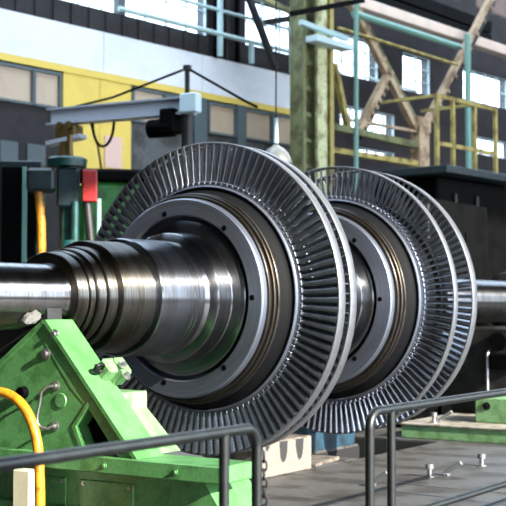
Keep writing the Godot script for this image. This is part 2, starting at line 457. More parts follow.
func build_pedestal() -> void:
	var base := Vector3(-2.16, 0.515, 0.3)
	var p := thing("bearing_stand", by_rotor(base.x, base.y, base.z), ROTOR_TURN, "green cast bearing stand with steep sloping cover under the bare shaft end", "bearing stand")
	var W := func(a: Array) -> PackedVector2Array:
		var o := PackedVector2Array()
		for q in a: o.append(Vector2(q[0] - base.z, q[1] - base.y))
		return o
	var x := func(s: float) -> float: return s - base.x
	# front web with the cut-out beside the sloping leg
	obj("web", MB.new().prism(W.call([[-0.75, 0.515], [-0.62, 0.84], [0.0, 1.255], [0.267, 1.445], [0.70, 0.955], [0.73, 0.90], [0.565, 0.71], [0.66, 0.515]]), x.call(-2.295), x.call(-2.255)), M.green, p)
	obj("web_flange", MB.new().prism(W.call([[0.73, 0.905], [0.565, 0.71], [0.66, 0.515], [0.625, 0.515], [0.53, 0.71], [0.70, 0.915]]), x.call(-2.302), x.call(-2.05)), M.green, p)
	obj("sloping_leg", MB.new().prism(W.call([[0.267, 1.45], [1.10, 0.515], [0.965, 0.515], [0.70, 0.82], [0.52, 0.97], [0.20, 1.36]]), x.call(-2.298), x.call(-2.04)), M.green, p)
	obj("sloping_cover", MB.new().prism(W.call([[0.235, 1.462], [0.275, 1.462], [1.135, 0.515], [1.095, 0.515], [0.265, 1.43], [0.235, 1.43]]), x.call(-2.310), x.call(-2.02)), M.green, p)
	obj("far_cover", MB.new().prism(W.call([[0.24, 1.46], [0.24, 1.42], [-0.62, 0.80], [-0.78, 0.515], [-0.82, 0.515], [-0.65, 0.83]]), x.call(-2.308), x.call(-2.02)), M.green, p)
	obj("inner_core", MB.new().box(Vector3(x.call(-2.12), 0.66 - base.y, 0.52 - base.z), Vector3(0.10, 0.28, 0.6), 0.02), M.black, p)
	# stepped bracket behind the sloping cover
	obj("stepped_bracket", MB.new().prism(W.call([[0.40, 0.515], [0.40, 0.935], [0.735, 0.935], [0.745, 0.925], [0.745, 0.81], [1.06, 0.515]]), x.call(-2.015), x.call(-1.72)), M.green_pale, p)
	# clamp on the slope
	var cl := obj("clamp", MB.new().box(Vector3(x.call(-2.05), 1.105 - base.y, 0.665 - base.z), Vector3(0.17, 0.13, 0.13), 0.02, Basis(Vector3.RIGHT, 0.83)).box(Vector3(x.call(-2.0), 1.09 - base.y, 0.70 - base.z), Vector3(0.10, 0.16, 0.16), 0.02, Basis(Vector3.RIGHT, 0.83)), M.green_pale, p)
	hex_bolt(cl, Vector3(x.call(-2.02), 1.13 - base.y, 0.76 - base.z), Vector3(0, 0.67, 0.74), 0.024, M.steel)
	hex_bolt(cl, Vector3(x.call(-2.02), 1.06 - base.y, 0.79 - base.z), Vector3(0, 0.67, 0.74), 0.024, M.steel)
	var hp: Array = []
	for k in 11:
		var a := PI * 2.0 * k / 11.0
		hp.append(Vector3(x.call(-2.17) + 0.045 * cos(a), 1.115 - base.y + 0.03 * sin(a), 0.65 - base.z + 0.02 * sin(a) + 0.02))
	obj("eye_ring", MB.new().tube(hp, 0.014, 8, true), M.chain, p)
	# bolts and washers on the web
	for q in [[0.357, 1.36, 0.022], [0.275, 1.215, 0.026], [0.37, 0.987, 0.022], [0.365, 0.70, 0.022]]:
		hex_bolt(p, Vector3(x.call(-2.295), q[1] - base.y, q[0] - base.z), Vector3.LEFT, q[2], M.steel)
	obj("plug_disc", MB.new().cyl(Vector3(x.call(-2.295), 0.885 - base.y, 0.42 - base.z), 0.055, 0.05, 0.008, 24, Vector3.LEFT), M.green, p)
	var X: float = x.call(-2.335)
	var zz := -base.z
	var yy := -base.y
	obj("wire_handle", MB.new().tube([Vector3(X, 0.99 + yy, 0.385 + zz), Vector3(X - 0.03, 0.985 + yy, 0.35 + zz), Vector3(X - 0.04, 0.95 + yy, 0.305 + zz), Vector3(X - 0.04, 0.87 + yy, 0.29 + zz), Vector3(X - 0.04, 0.78 + yy, 0.265 + zz), Vector3(X - 0.04, 0.72 + yy, 0.265 + zz), Vector3(X - 0.03, 0.69 + yy, 0.30 + zz), Vector3(X - 0.01, 0.685 + yy, 0.345 + zz), Vector3(X, 0.70 + yy, 0.365 + zz)], 0.011, 8), M.steel, p)
	obj("side_knob", MB.new().cyl(Vector3(x.call(-2.295), 0.93 - base.y, 0.06 - base.z), 0.045, 0.04, 0.05, 16, Vector3.LEFT), M.black, p)
	# saddle that carries the shaft
	var sad: Array = [[-0.34, 1.18], [-0.34, 1.40]]
	for k in 9:
		var a := PI + PI * k / 8.0
		sad.append([0.252 * cos(a), AXIS + 0.01 + 0.252 * sin(a) * 1.0])
	sad[2] = [-0.252, 1.50]
	sad[10] = [0.235, 1.50]
	sad.append([0.235, 1.40]); sad.append([0.10, 1.18])
	var sp := PackedVector2Array()
	for q in sad: sp.append(Vector2(q[0] - base.z, q[1] - base.y))
	obj("shaft_saddle", MB.new().prism(sp, x.call(-2.245), x.call(-2.09)), M.grey_machine, p)

	# bed under the stand
	var b := thing("machine_bed", by_rotor(-1.95, 0, 0.2), ROTOR_TURN, "long green steel bed running crosswise under the bearing stand", "machine bed")
	obj("top_flange", MB.new().box(Vector3(-0.19, 0.4575, 0.02), Vector3(0.38, 0.115, 3.26), 0.008), M.green, b)
	obj("bed_body", MB.new().box(Vector3(0.04, 0.20, -0.12), Vector3(0.52, 0.40, 2.68), 0.01), M.green, b)
	obj("end_wedge", MB.new().prism(PackedVector2Array([Vector2(1.22, 0.40), Vector2(1.40, 0.40), Vector2(1.58, 0.16), Vector2(1.58, 0.0), Vector2(1.22, 0.0)]), -0.24, 0.26), M.green, b)
	for q in [[0.55, 0.50], [-0.08, 0.50]]:
		var cp := obj("cover_plate", MB.new().box(Vector3(-0.225, 0.19, q[0]), Vector3(0.02, 0.26, q[1]), 0.006), M.green, b)
		for e in [[-1, -1], [-1, 1], [1, -1], [1, 1]]:
			hex_bolt(cp, Vector3(-0.235, 0.19 + e[0] * 0.10, q[0] + e[1] * (q[1] * 0.5 - 0.04)), Vector3.LEFT, 0.010, M.steel)
	for k in 5:
		hex_bolt(b, Vector3(-0.38, 0.455, -1.2 + k * 0.62), Vector3.LEFT, 0.013, M.green)
	obj("bed_slab", MB.new().box(Vector3(0.05, 0.06, 0.1), Vector3(0.66, 0.12, 3.3), 0.01), M.green, b)

	# cream upright at the far left, in front of the bed
	var cu := thing("cream_post", by_rotor(-2.46, 0, 0.24), ROTOR_TURN, "short cream steel post at the bottom left beside the yellow hose", "post")
	obj("upright", MB.new().box(Vector3(0, 0.20, 0), Vector3(0.10, 0.40, 0.16), 0.008), M.cream_paint, cu)
	obj("foot", MB.new().box(Vector3(0, 0.01, 0), Vector3(0.2, 0.02, 0.2), 0.004), M.cream_steel, cu)

	# rag on the shaft end
	var rg := MB.new()
	var f := FastNoiseLite.new()
	f.seed = 4; f.frequency = 9.0
	var nu := 14
	var nv := 8
	var pt := func(i: int, j: int) -> Vector3:
		var a := TAU * i / nu
		var e := PI * j / nv - PI / 2
		var d := Vector3(cos(a) * cos(e), sin(e), sin(a) * cos(e))
		return Vector3(d.x * 0.11, d.y * 0.05, d.z * 0.07) * (1.0 + 0.55 * f.get_noise_3d(d.x, d.y, d.z))
	for i in nu:
		for j in nv:
			var q0: Vector3 = pt.call(i, j)
			var q1: Vector3 = pt.call((i + 1) % nu, j)
			var q2: Vector3 = pt.call((i + 1) % nu, j + 1)
			var q3: Vector3 = pt.call(i, j + 1)
			var nn := (q2 - q0).cross(q3 - q1).normalized()
			if nn.dot(q0 + q2) < 0: nn = -nn
			rg.tri(q0, q1, q2, nn, nn, nn)
			rg.tri(q0, q2, q3, nn, nn, nn)
	var rag := obj("crumpled_rag", rg, M.rag)
	rag.position = by_rotor(-2.40, 1.475, 0.22)
	rag.scale = Vector3(0.8, 0.8, 0.8)
	rag.rotation = Vector3(0.3, ROTOR_TURN, 0.5)
	tag(rag, "crumpled pale rag tucked between shaft end and green stand", "rag")

	# yellow hose
	var hs: Array = []
	for q in [[-2.6, 0.93, -0.10], [-2.6, 0.950, 0.05], [-2.6, 0.942, 0.185], [-2.6, 0.885, 0.315], [-2.6, 0.782, 0.412], [-2.6, 0.634, 0.478], [-2.6, 0.463, 0.501], [-2.6, 0.25, 0.512], [-2.6, 0.0, 0.515]]:
		hs.append(by_rotor(q[0], q[1], q[2]))
	var hose := obj("yellow_hose", MB.new().tube(smooth_path(hs, 4), 0.036, 14), M.hose)
	tag(hose, "yellow pipe bending down in front of the green stand", "pipe")

func smooth_path(p: Array, k: int) -> Array:
	var o: Array = []
	for i in p.size() - 1:
		var a: Vector3 = p[maxi(i - 1, 0)]
		var b: Vector3 = p[i]
		var c: Vector3 = p[i + 1]
		var d: Vector3 = p[mini(i + 2, p.size() - 1)]
		for j in k: o.append(b.cubic_interpolate(c, a, d, float(j) / k))
	o.append(p[-1])
	return o

func corner(c: Vector3, from: Vector3, to: Vector3, k := 8) -> Array:
	# quarter bend: starts at c+from, ends at c+to, both measured from the centre of the bend
	var o: Array = []
	for i in k + 1:
		var a := PI * 0.5 * i / k
		o.append(c + from * cos(a) + to * sin(a))
	return o

func build_rails() -> void:
	var w := 3.6
	var r := 0.023
	var y := 1.045
	var A := thing("guard_rail", by_rotor(-6.0, 0, w), ROTOR_TURN, "dark green tubular guard rail at bottom left with rounded end and chain", "railing", "tubular guard rails along the rotor pit")
	var b := 0.085
	var e := -4.54 + 6.0
	var path: Array = [Vector3(-2.4, y, 0), Vector3(0, y, 0)]
	path.append_array(corner(Vector3(e - b, y - b, 0), Vector3(0, b, 0), Vector3(b, 0, 0)))
	path.append(Vector3(e, 0.0, 0))
	obj("top_rail", MB.new().tube(path, r, 14), M.rail, A)
	for s in [-4.78, -6.6, -8.3]:
		obj("post", MB.new().tube([Vector3(s + 6.0, 0, 0), Vector3(s + 6.0, y, 0)], r * 0.95, 14), M.rail, A)
	obj("mid_rail", MB.new().tube([Vector3(-2.4, 0.53, 0), Vector3(e, 0.53, 0)], r * 0.85, 12), M.rail, A)
	obj("chain_hook", MB.new().tube([Vector3(e, 0.955, 0), Vector3(e + 0.03, 0.965, 0.0), Vector3(e + 0.042, 0.945, 0), Vector3(e + 0.035, 0.925, 0)], 0.007, 6), M.rail, A)
	for s in [e, -4.78 + 6.0, -0.6, -2.3]:
		obj("foot_plate", MB.new().cyl(Vector3(s, 0, 0), 0.05, 0.05, 0.01, 16), M.rail, A)

	var B := thing("guard_rail", by_rotor(-3.0, 0, w + 0.03), ROTOR_TURN, "dark green tubular guard rail at bottom right with rounded end and mid rail", "railing", "tubular guard rails along the rotor pit")
	var e2 := -0.60
	var p2: Array = [Vector3(e2, 0, 0)]
	p2.append_array(corner(Vector3(e2 + b, y - b, 0), Vector3(-b, 0, 0), Vector3(0, b, 0)))
	p2.append(Vector3(4.2, y, 0))
	obj("top_rail", MB.new().tube(p2, r, 14), M.rail, B)
	for s in [-0.375, 1.45, 3.2]:
		obj("post", MB.new().tube([Vector3(s, 0, 0), Vector3(s, y, 0)], r * 0.95, 14), M.rail, B)
	obj("mid_rail", MB.new().tube([Vector3(-0.375, 0.50, 0), Vector3(4.2, 0.50, 0)], r * 0.85, 12), M.rail, B)
	for s in [e2, -0.375, 1.45, 3.2]:
		obj("foot_plate", MB.new().cyl(Vector3(s, 0, 0), 0.05, 0.05, 0.01, 16), M.rail, B)

	var ch := thing("safety_chain", by_rotor(-4.485, 0.0, w), ROTOR_TURN, "dark steel chain hanging from the rounded rail end", "chain")
	var lk := MB.new()
	var lp: Array = []
	for k in 12:
		var a := TAU * k / 12.0
		lp.append(Vector3(0.012 * cos(a), 0.024 * sin(a), 0))
	lk.tube(lp, 0.0045, 6, true)
	var lm := lk.mesh()
	for k in 24:
		var l := obj("link", lm, M.chain, ch)
		l.position = Vector3(0, 0.915 - k * 0.037, 0)
		l.rotation.y = 0.5 if k % 2 == 0 else 0.5 + PI / 2

func build_floor() -> void:
	var fl := structure(node("floor", by_rotor(0, 0, 0), ROTOR_TURN), "grey steel floor plates with dark joints")
	# sunk slab with an angled pit left open
	var pits := [[2.30, 4.25, -0.36, 0.30], [3.52, 4.25, -3.0, -0.36]]
	var sl := MB.new()
	for q in cut_rects([[-60.0, 60.0, -60.0, 60.0]], pits):
		sl.box(Vector3((q[0] + q[1]) * 0.5, -0.18, (q[2] + q[3]) * 0.5), Vector3(q[1] - q[0], 0.31, q[3] - q[2]))
	obj("slab", sl, M.slab, fl)
	var pit := MB.new()
	pit.box(Vector3(3.27, -1.25, -1.35), Vector3(2.4, 0.1, 3.8))
	for q in [2.12, 4.43]: pit.box(Vector3(q, -0.78, -1.35), Vector3(0.2, 0.9, 3.8))
	for q in [-3.18, 0.48]: pit.box(Vector3(3.27, -0.78, q), Vector3(2.2, 0.9, 0.2))
	obj("pit_lining", pit, M.slab, fl)
	var pitch := 1.145
	var wide := 2.3
	var made := {}
	for i in range(-9, 14):
		for j in range(-4, 4):
			var s0 := 2.05 + i * pitch
			var w0 := 0.30 + j * wide
			for q in cut_rects([[s0, s0 + pitch, w0, w0 + wide]], pits):
				var size := Vector3(q[1] - q[0] - 0.018, 0.05, q[3] - q[2] - 0.018)
				if size.x < 0.03 or size.z < 0.03: continue
				var key := "%.2f %.2f" % [size.x, size.z]
				if not made.has(key): made[key] = MB.new().box(Vector3.ZERO, size, 0.004).mesh()
				var o := obj("floor_plate", made[key], M.plate, fl)
				o.position = Vector3((q[0] + q[1]) * 0.5, -0.025 + 0.002 * sin(i * 3.7 + j * 5.1), (q[2] + q[3]) * 0.5)

# what is left of rectangles [a0, a1, b0, b1] after holes are cut out
func cut_rects(rects: Array, holes: Array) -> Array:
	for h in holes:
		var out: Array = []
		for q in rects:
			if q[1] <= h[0] + 1e-4 or q[0] >= h[1] - 1e-4 or q[3] <= h[2] + 1e-4 or q[2] >= h[3] - 1e-4:
				out.append(q)
				continue
			var a := maxf(q[0], h[0])
			var b := minf(q[1], h[1])
			if q[0] < h[0]: out.append([q[0], h[0], q[2], q[3]])
			if q[1] > h[1]: out.append([h[1], q[1], q[2], q[3]])
			if q[2] < h[2]: out.append([a, b, q[2], h[2]])
			if q[3] > h[3]: out.append([a, b, h[3], q[3]])
		rects = out
	return rects

func build_under_rotor() -> void:
	# cream block with oil stains
	var im := Image.create(256, 96, false, Image.FORMAT_RGB8)
	var f := FastNoiseLite.new()
	f.seed = 31; f.frequency = 0.03; f.fractal_octaves = 4
	for y in 96:
		for x in 256:
			var g := 0.93 + 0.09 * f.get_noise_2d(x, y * 2.0)
			var c := Color(0.44 * g, 0.41 * g, 0.375 * g)
			for q in [[121, 17, 62], [198, 17, 62], [46, 9, 20]]:
				var wv: float = 2.5 * f.get_noise_2d(x * 3.0, y * 3.0 + 90)
				var dx: float = (x - q[0]) / float(q[1] + wv)
				var dy: float = y / float(q[2] + wv * 1.5)
				var k := clampf((1.06 - sqrt(dx * dx * (0.75 + 0.2 * dy) + dy * dy * dy)) * 7.0, 0.0, 1.0)
				c = c.lerp(Color(0.08, 0.078, 0.075), k * 0.92)
			im.set_pixel(x, y, c)
	var cm := mat(Color.WHITE, 0.7)
	cm.albedo_texture = ImageTexture.create_from_image(im)
	var blk := thing("support_block", by_rotor(0.83, 0, 0.04), ROTOR_TURN, "cream painted block with dark oil stains under the front wheel", "block")
	var fm := MB.new()
	fm.quad(Vector3(-0.47, 0.012, 0.301), Vector3(0.47, 0.012, 0.301), Vector3(0.47, 0.312, 0.301), Vector3(-0.47, 0.312, 0.301), Vector3.BACK)
	obj("block_body", MB.new().box(Vector3(0, 0.162, 0), Vector3(0.96, 0.324, 0.60), 0.012), M.cream_steel, blk)
	obj("stained_face", fm, cm, blk)
	# thin slab at its foot
	var sp := obj("loose_plate", MB.new().box(Vector3(0, 0.02, 0), Vector3(0.62, 0.04, 0.42), 0.008), M.cream_steel)
	sp.position = by_rotor(1.72, 0.0, 0.06); sp.rotation.y = ROTOR_TURN + 0.15
	tag(sp, "loose pale steel plate on the floor behind the cream block", "plate")
	# blue tray
	var tr := thing("drip_tray", by_rotor(2.66, 0, -0.86), ROTOR_TURN, "blue steel drip tray under the rear wheel", "tray")
	obj("tray_floor", MB.new().box(Vector3(0, 0.015, 0), Vector3(1.6, 0.03, 0.95)), M.blue, tr)
	for q in [[0.0, -0.47, 1.6, 0.02], [0.0, 0.47, 1.6, 0.02], [-0.79, 0.0, 0.02, 0.95], [0.79, 0.0, 0.02, 0.95]]:
		obj("tray_side", MB.new().box(Vector3(q[0], 0.10, q[1]), Vector3(q[2], 0.20, q[3]), 0.004), M.blue, tr)
	# right-hand base with green sides
	var bp := thing("base_plate", by_rotor(5.1, 0, 0.75), ROTOR_TURN, "green base plate with pale worn top on the floor at right", "base plate")
	obj("plate_body", MB.new().box(Vector3(0, 0.08, 0), Vector3(1.5, 0.16, 2.0), 0.01), M.green_pale, bp)
	obj("plate_top", MB.new().box(Vector3(0, 0.17, 0), Vector3(1.54, 0.03, 2.04), 0.008), M.worn_top, bp)
	var gb := thing("green_block", by_rotor(5.15, 0.185, 0.95), ROTOR_TURN, "scuffed green block standing on the green base plate", "block")
	obj("block_body", MB.new().box(Vector3(0, 0.15, 0), Vector3(0.7, 0.30, 0.9), 0.015), M.green_pale, gb)
	hex_bolt(gb, Vector3(-0.35, 0.2, -0.3), Vector3.LEFT, 0.03, M.chain)
	for q in [[1.44, 0.0, 1.52, "pale bolt standing in the floor plates, the nearer one"], [2.44, 0.0, 1.60, "pale bolt standing in the floor plates near the right edge"], [4.52, 0.185, 0.10, "pale bolt standing on the green base plate"]]:
		var bt := thing("floor_bolt", by_rotor(q[0], q[1], q[2]), ROTOR_TURN, q[3], "bolt", "pale bolts in floor and base plate")
		obj("shank", MB.new().cyl(Vector3.ZERO, 0.022, 0.022, 0.09, 12), M.steel, bt)
		obj("head", MB.new().cyl(Vector3(0, 0.075, 0), 0.045, 0.04, 0.045, 6), M.lamp, bt)
		obj("washer", MB.new().cyl(Vector3.ZERO, 0.05, 0.05, 0.01, 16), M.steel, bt)
	for q in [[1.60, 0.0, 1.70, "leaning pale clamp bar beside the nearer floor bolt"], [0.62, 0.0, 1.45, "leaning pale clamp bar behind the right guard rail posts"], [4.62, 0.185, 0.22, "leaning pale clamp bar on the green base plate"]]:
		var cb := thing("clamp_bar", by_rotor(q[0], q[1], q[2]), ROTOR_TURN, q[3], "clamp", "leaning clamp bars")
		obj("bar", MB.new().bar(Vector3(0, 0.02, -0.10), Vector3(0.02, 0.13, 0.06), 0.05, 0.04, Vector3.RIGHT, 0.006), M.lamp, cb)
		obj("heel", MB.new().box(Vector3(0.0, 0.012, -0.08), Vector3(0.06, 0.024, 0.05), 0.004), M.steel, cb)

	# bearing housing and dark drive behind the shaft at right
	var hb := thing("bearing_housing", by_rotor(6.5, 0, 0.1), ROTOR_TURN, "dark grey bearing housing under the shaft at the right edge", "bearing housing")
	obj("lower_casing", MB.new().box(Vector3(0, 0.65, 0), Vector3(0.9, 1.3, 1.3), 0.03), M.grey_machine, hb)
	obj("inspection_cap", MB.new().cyl(Vector3(-0.45, 1.12, 0.2), 0.12, 0.11, 0.05, 20, Vector3.LEFT), M.black, hb)
	obj("bearing_cap", MB.new().lathe([Vector2(-0.3, 0.29), Vector2(-0.3, 0.40), Vector2(-0.27, 0.43), Vector2(0.27, 0.43), Vector2(0.3, 0.40), Vector2(0.3, 0.29)], 40), M.grey_machine, hb).position = Vector3(1.0, AXIS, -0.1)
	obj("oil_pipe", MB.new().tube([Vector3(-0.5, 0.3, 0.05), Vector3(-0.5, 0.95, 0.05), Vector3(-0.42, 1.0, 0.05)], 0.025, 10), M.steel, hb)
	obj("side_box", MB.new().box(Vector3(-0.5, 0.86, 0.28), Vector3(0.12, 0.2, 0.35), 0.015), M.dark_machine, hb)
	var dm := thing("drive_cabinet", by_rotor(6.6, 0, -1.65), ROTOR_TURN, "tall black drive cabinet behind the rear wheel at the right edge", "cabinet")
	obj("cabinet_body", MB.new().prism(PackedVector2Array([Vector2(-1.0, 0), Vector2(-1.0, 2.55), Vector2(-0.2, 2.9), Vector2(1.05, 3.0), Vector2(1.05, 0)]), -1.2, 1.2), M.dark_machine, dm)
	for k in 3:
		var dr := obj("door", MB.new().box(Vector3(-0.8 + k * 0.8, 1.4, 1.06), Vector3(0.74, 2.4, 0.03), 0.008), M.dark_machine, dm)
		obj("handle", MB.new().box(Vector3(-0.52 + k * 0.8, 1.5, 1.09), Vector3(0.03, 0.2, 0.04), 0.006), M.steel, dr)
	obj("cable_duct", MB.new().box(Vector3(-0.95, 2.4, 1.12), Vector3(0.06, 1.0, 0.08), 0.006), M.grey_machine, dm)

# ------------------------------------------------------------------ hall
const FAR := 18.0
const NEAR := -7.0
const TOP := 13.5

func hbox(mb: MB, u0: float, u1: float, y0: float, y1: float, d0: float, d1: float, ch := 0.0) -> MB:
	return mb.box(Vector3((u0 + u1) * 0.5, (y0 + y1) * 0.5, -(d0 + d1) * 0.5), Vector3(absf(u1 - u0), absf(y1 - y0), absf(d1 - d0)), ch)

func hp(u: float, y: float, d: float) -> Vector3:
	return Vector3(u, y, -d)

# wall with openings [u0, u1, y0, y1]
func wall_with(openings: Array, u0: float, u1: float, y0: float, y1: float, d0: float, d1: float) -> MB:
	var us := [u0, u1]
	var ys := [y0, y1]
	for q in openings:
		for k in 2:
			if not us.has(q[k]): us.append(q[k])
			if not ys.has(q[k + 2]): ys.append(q[k + 2])
	us.sort(); ys.sort()
	var mb := MB.new()
	for i in us.size() - 1:
		var run := -1.0
		for j in ys.size() - 1:
			var cu: float = (us[i] + us[i + 1]) * 0.5
			var cy: float = (ys[j] + ys[j + 1]) * 0.5
			var open := false
			for q in openings:
				if cu > q[0] and cu < q[1] and cy > q[2] and cy < q[3]: open = true
			if not open and run < -0.5: run = ys[j]
			if open and run > -0.5:
				hbox(mb, us[i], us[i + 1], run, ys[j], d0, d1)
				run = -1.0
		if run > -0.5: hbox(mb, us[i], us[i + 1], run, ys[-1], d0, d1)
	return mb

var win_no := 0
func glazed(q: Array, nu: int, ny: int, d: float, bar: float, mt: Material, label: String) -> void:
	win_no += 1
	var w := structure(node("window_%d" % win_no, by_hall(0, 0, 0), HALL_TURN), label)
	var du: float = (q[1] - q[0]) / nu
	var dy: float = (q[3] - q[2]) / ny
	for i in nu:
		for j in ny:
			obj("pane", hbox(MB.new(), q[0] + du * i + bar * 0.3, q[0] + du * (i + 1) - bar * 0.3, q[2] + dy * j + bar * 0.3, q[2] + dy * (j + 1) - bar * 0.3, d + 0.02, d + 0.028), M.glass, w)
	for i in nu + 1:
		obj("mullion", hbox(MB.new(), q[0] + du * i - bar * 0.5, q[0] + du * i + bar * 0.5, q[2], q[3], d - 0.01, d + 0.05), mt, w)
	for j in ny + 1:
		obj("glazing_bar", hbox(MB.new(), q[0], q[1], q[2] + dy * j - bar * 0.4, q[2] + dy * j + bar * 0.4, d - 0.005, d + 0.045), mt, w)

func build_hall() -> void:
	var wins := [[8.0, 19.6, 7.45, 9.65], [20.9, 22.8, 7.5, 8.6], [24.1, 26.15, 7.36, 8.4], [27.3, 28.65, 7.34, 8.35], [30.4, 33.0, 7.5, 8.4], [24.5, 26.9, 5.96, 6.6], [25.3, 26.9, 5.42, 5.6], [30.9, 33.2, 6.0, 6.5]]
	var fw := structure(obj("wall_far", wall_with(wins, -14.0, 46.0, 0.0, TOP, FAR, FAR + 0.3), M.maroon), "dark far wall of the hall with high windows")
	fw.rotation.y = HALL_TURN
	glazed(wins[0], 19, 4, FAR + 0.03, 0.03, M.mullion, "long high window band above the pale fascia")
	glazed(wins[1], 3, 2, FAR + 0.03, 0.03, M.mullion, "high window beside the olive column")
	glazed(wins[2], 4, 3, FAR + 0.03, 0.028, M.mullion, "upper window behind the slanted braces")
	glazed(wins[3], 2, 3, FAR + 0.03, 0.028, M.mullion, "narrow upper window right of the slanted brace")
	glazed(wins[4], 4, 2, FAR + 0.03, 0.03, M.mullion, "upper window at the right edge")
	glazed(wins[5], 5, 2, FAR + 0.03, 0.028, M.mullion, "lower window behind the braces")
	glazed(wins[6], 4, 1, FAR + 0.03, 0.025, M.mullion, "low strip window above the rear wheel")
	glazed(wins[7], 4, 1, FAR + 0.03, 0.03, M.mullion, "lower window at the right edge")
	# near wall, behind the camera, with the tall windows that light the rotor
	var nw := [[-6.0, 1.6, 0.5, 4.2], [2.4, 16.6, 0.5, 12.8], [17.4, 31.0, 0.5, 12.8], [31.8, 44.0, 0.5, 12.8]]
	structure(obj("wall_near", wall_with(nw, -14.0, 46.0, 0.0, TOP, NEAR - 0.3, NEAR), M.grey_wall), "near wall with tall windows").rotation.y = HALL_TURN
	for e in [[-14.3, -14.0, "wall_left"], [46.0, 46.3, "wall_right"]]:
		structure(obj(e[2], hbox(MB.new(), e[0], e[1], 0.0, TOP, NEAR, FAR), M.grey_wall), "grey end wall").rotation.y = HALL_TURN
	# roof with a long rooflight over the far bay
	var rf := MB.new()
	for q in [[-14.3, 46.3, NEAR - 0.3, 10.8], [-14.3, 46.3, 17.0, FAR + 0.3], [-14.3, 3.0, 10.8, 17.0], [44.0, 46.3, 10.8, 17.0], [16.0, 17.0, 10.8, 17.0], [30.0, 31.0, 10.8, 17.0]]:
		hbox(rf, q[0], q[1], TOP, TOP + 0.3, q[2], q[3])
	structure(obj("ceiling", rf, M.roof), "grey hall roof with long rooflights").rotation.y = HALL_TURN

	# pale fascia and dark band
	var fa := structure(node("trim_1", Vector3.ZERO, HALL_TURN), "pale grey fascia panels under the dark band")
	var us := [6.0, 8.6, 11.2, 13.8, 16.48, 19.35, 22.84]
	for i in 6:
		obj("panel", hbox(MB.new(), us[i] + 0.006, us[i + 1] - 0.006, 6.19, 7.0, FAR - 0.10, FAR - 0.05, 0.004), M.white_panel, fa)
	obj("backing", hbox(MB.new(), 6.0, 22.84, 6.2, 6.99, FAR - 0.05, FAR), M.white_panel, fa)
	var db := structure(node("trim_2", Vector3.ZERO, HALL_TURN), "dark ribbed band under the high windows")
	obj("backing", hbox(MB.new(), 6.0, 19.6, 7.0, 7.45, FAR - 0.06, FAR), M.dark_band, db)
	for k in 30:
		obj("rib", hbox(MB.new(), 6.2 + k * 0.45, 6.25 + k * 0.45, 7.0, 7.45, FAR - 0.09, FAR - 0.06), M.dark_band, db)
	structure(obj("trim_3", hbox(MB.new(), 16.93, 17.12, 7.45, 9.65, FAR - 0.05, FAR + 0.12), M.frame), "dark pier between the high windows").rotation.y = HALL_TURN

	# yellow office front with beige panes
	var of := structure(node("wall_office", Vector3.ZERO, HALL_TURN), "yellow office front with beige panes in grey frames")
	var d := FAR - 0.08
	obj("upper_strip", hbox(MB.new(), 6.0, 22.84, 6.06, 6.2, d - 0.02, FAR), M.yellow, of)
	for q in [[15.46, 16.40], [16.41, 17.26]]:
		obj("yellow_panel", hbox(MB.new(), q[0], q[1], 3.0, 6.06, d, FAR, 0.005), M.yellow, of)
	obj("lower_wall", hbox(MB.new(), 6.0, 15.45, 0.0, 5.33, d + 0.05, FAR), M.dark_band, of)
	obj("lower_wall", hbox(MB.new(), 15.46, 22.84, 0.0, 3.0, d + 0.05, FAR), M.grey_wall, of)
	obj("lower_wall", hbox(MB.new(), 17.27, 22.84, 3.0, 5.30, d + 0.05, FAR), M.grey_wall, of)
	for q in [[13.3, 14.7], [14.78, 15.36], [17.34, 18.2], [18.27, 19.05], [19.62, 20.45], [20.82, 21.7], [21.84, 22.62]]:
		var pn := obj("window_frame", hbox(MB.new(), q[0] - 0.06, q[0], 5.33, 6.02, d - 0.02, FAR).box(Vector3(q[1] + 0.03, 5.675, -(d + FAR) * 0.5), Vector3(0.06, 0.69, 0.1)).box(Vector3((q[0] + q[1]) * 0.5, 6.0, -(d + FAR) * 0.5), Vector3(q[1] - q[0], 0.06, 0.1)).box(Vector3((q[0] + q[1]) * 0.5, 5.345, -(d + FAR) * 0.5), Vector3(q[1] - q[0], 0.05, 0.1)), M.frame, of)
		obj("beige_pane", hbox(MB.new(), q[0], q[1], 5.36, 5.98, d + 0.04, FAR), M.beige, pn)
	for q in [[20.5, 20.78], [19.1, 19.5], [22.66, 22.84], [21.73, 21.79]]:
		obj("grey_pier", hbox(MB.new(), q[0], q[1], 3.0, 6.06, d - 0.04, FAR), M.frame, of)
	for q in [[14.0, 14.4], [14.62, 15.05]]:
		obj("lower_pane", hbox(MB.new(), q[0], q[1], 3.4, 4.6, d + 0.02, FAR), M.frame, of)
	var sg := obj("wall_notice", hbox(MB.new(), 16.52, 16.98, 4.32, 4.95, d - 0.03, d), mat(Color(0.86, 0.72, 0.66), 0.6))
	sg.rotation.y = HALL_TURN
	tag(sg, "pale pink notice on the yellow office wall behind the cable loop", "notice")

	# gallery rail in front of the dark corner
	var gr := thing("gallery_rail", by_hall(19.7, 7.0, FAR - 0.3), HALL_TURN, "pale painted gallery rail above the fascia left of the olive column", "railing")
	for y in [0.48, 1.0]:
		obj("rail", MB.new().tube([Vector3(-3.0, y, 0), Vector3(3.2, y, 0)], 0.04 if y > 0.6 else 0.055, 8), M.pale_rail, gr)
	for u in [0.0, 1.05, 2.5]:
		obj("post", MB.new().box(Vector3(u, 0.9 if u == 0.0 else 0.25, 0), Vector3(0.10, 1.8 if u == 0.0 else 0.5, 0.08)), M.pale_rail, gr)
	var ub := obj("upper_beam", MB.new().bar(hp(18.7, 8.25, 16.6), hp(20.9, 7.98, 16.6), 0.10, 0.10), M.olive_light)
	ub.rotation.y = HALL_TURN
	tag(ub, "thin pale yellow strut above the gallery rail", "strut")
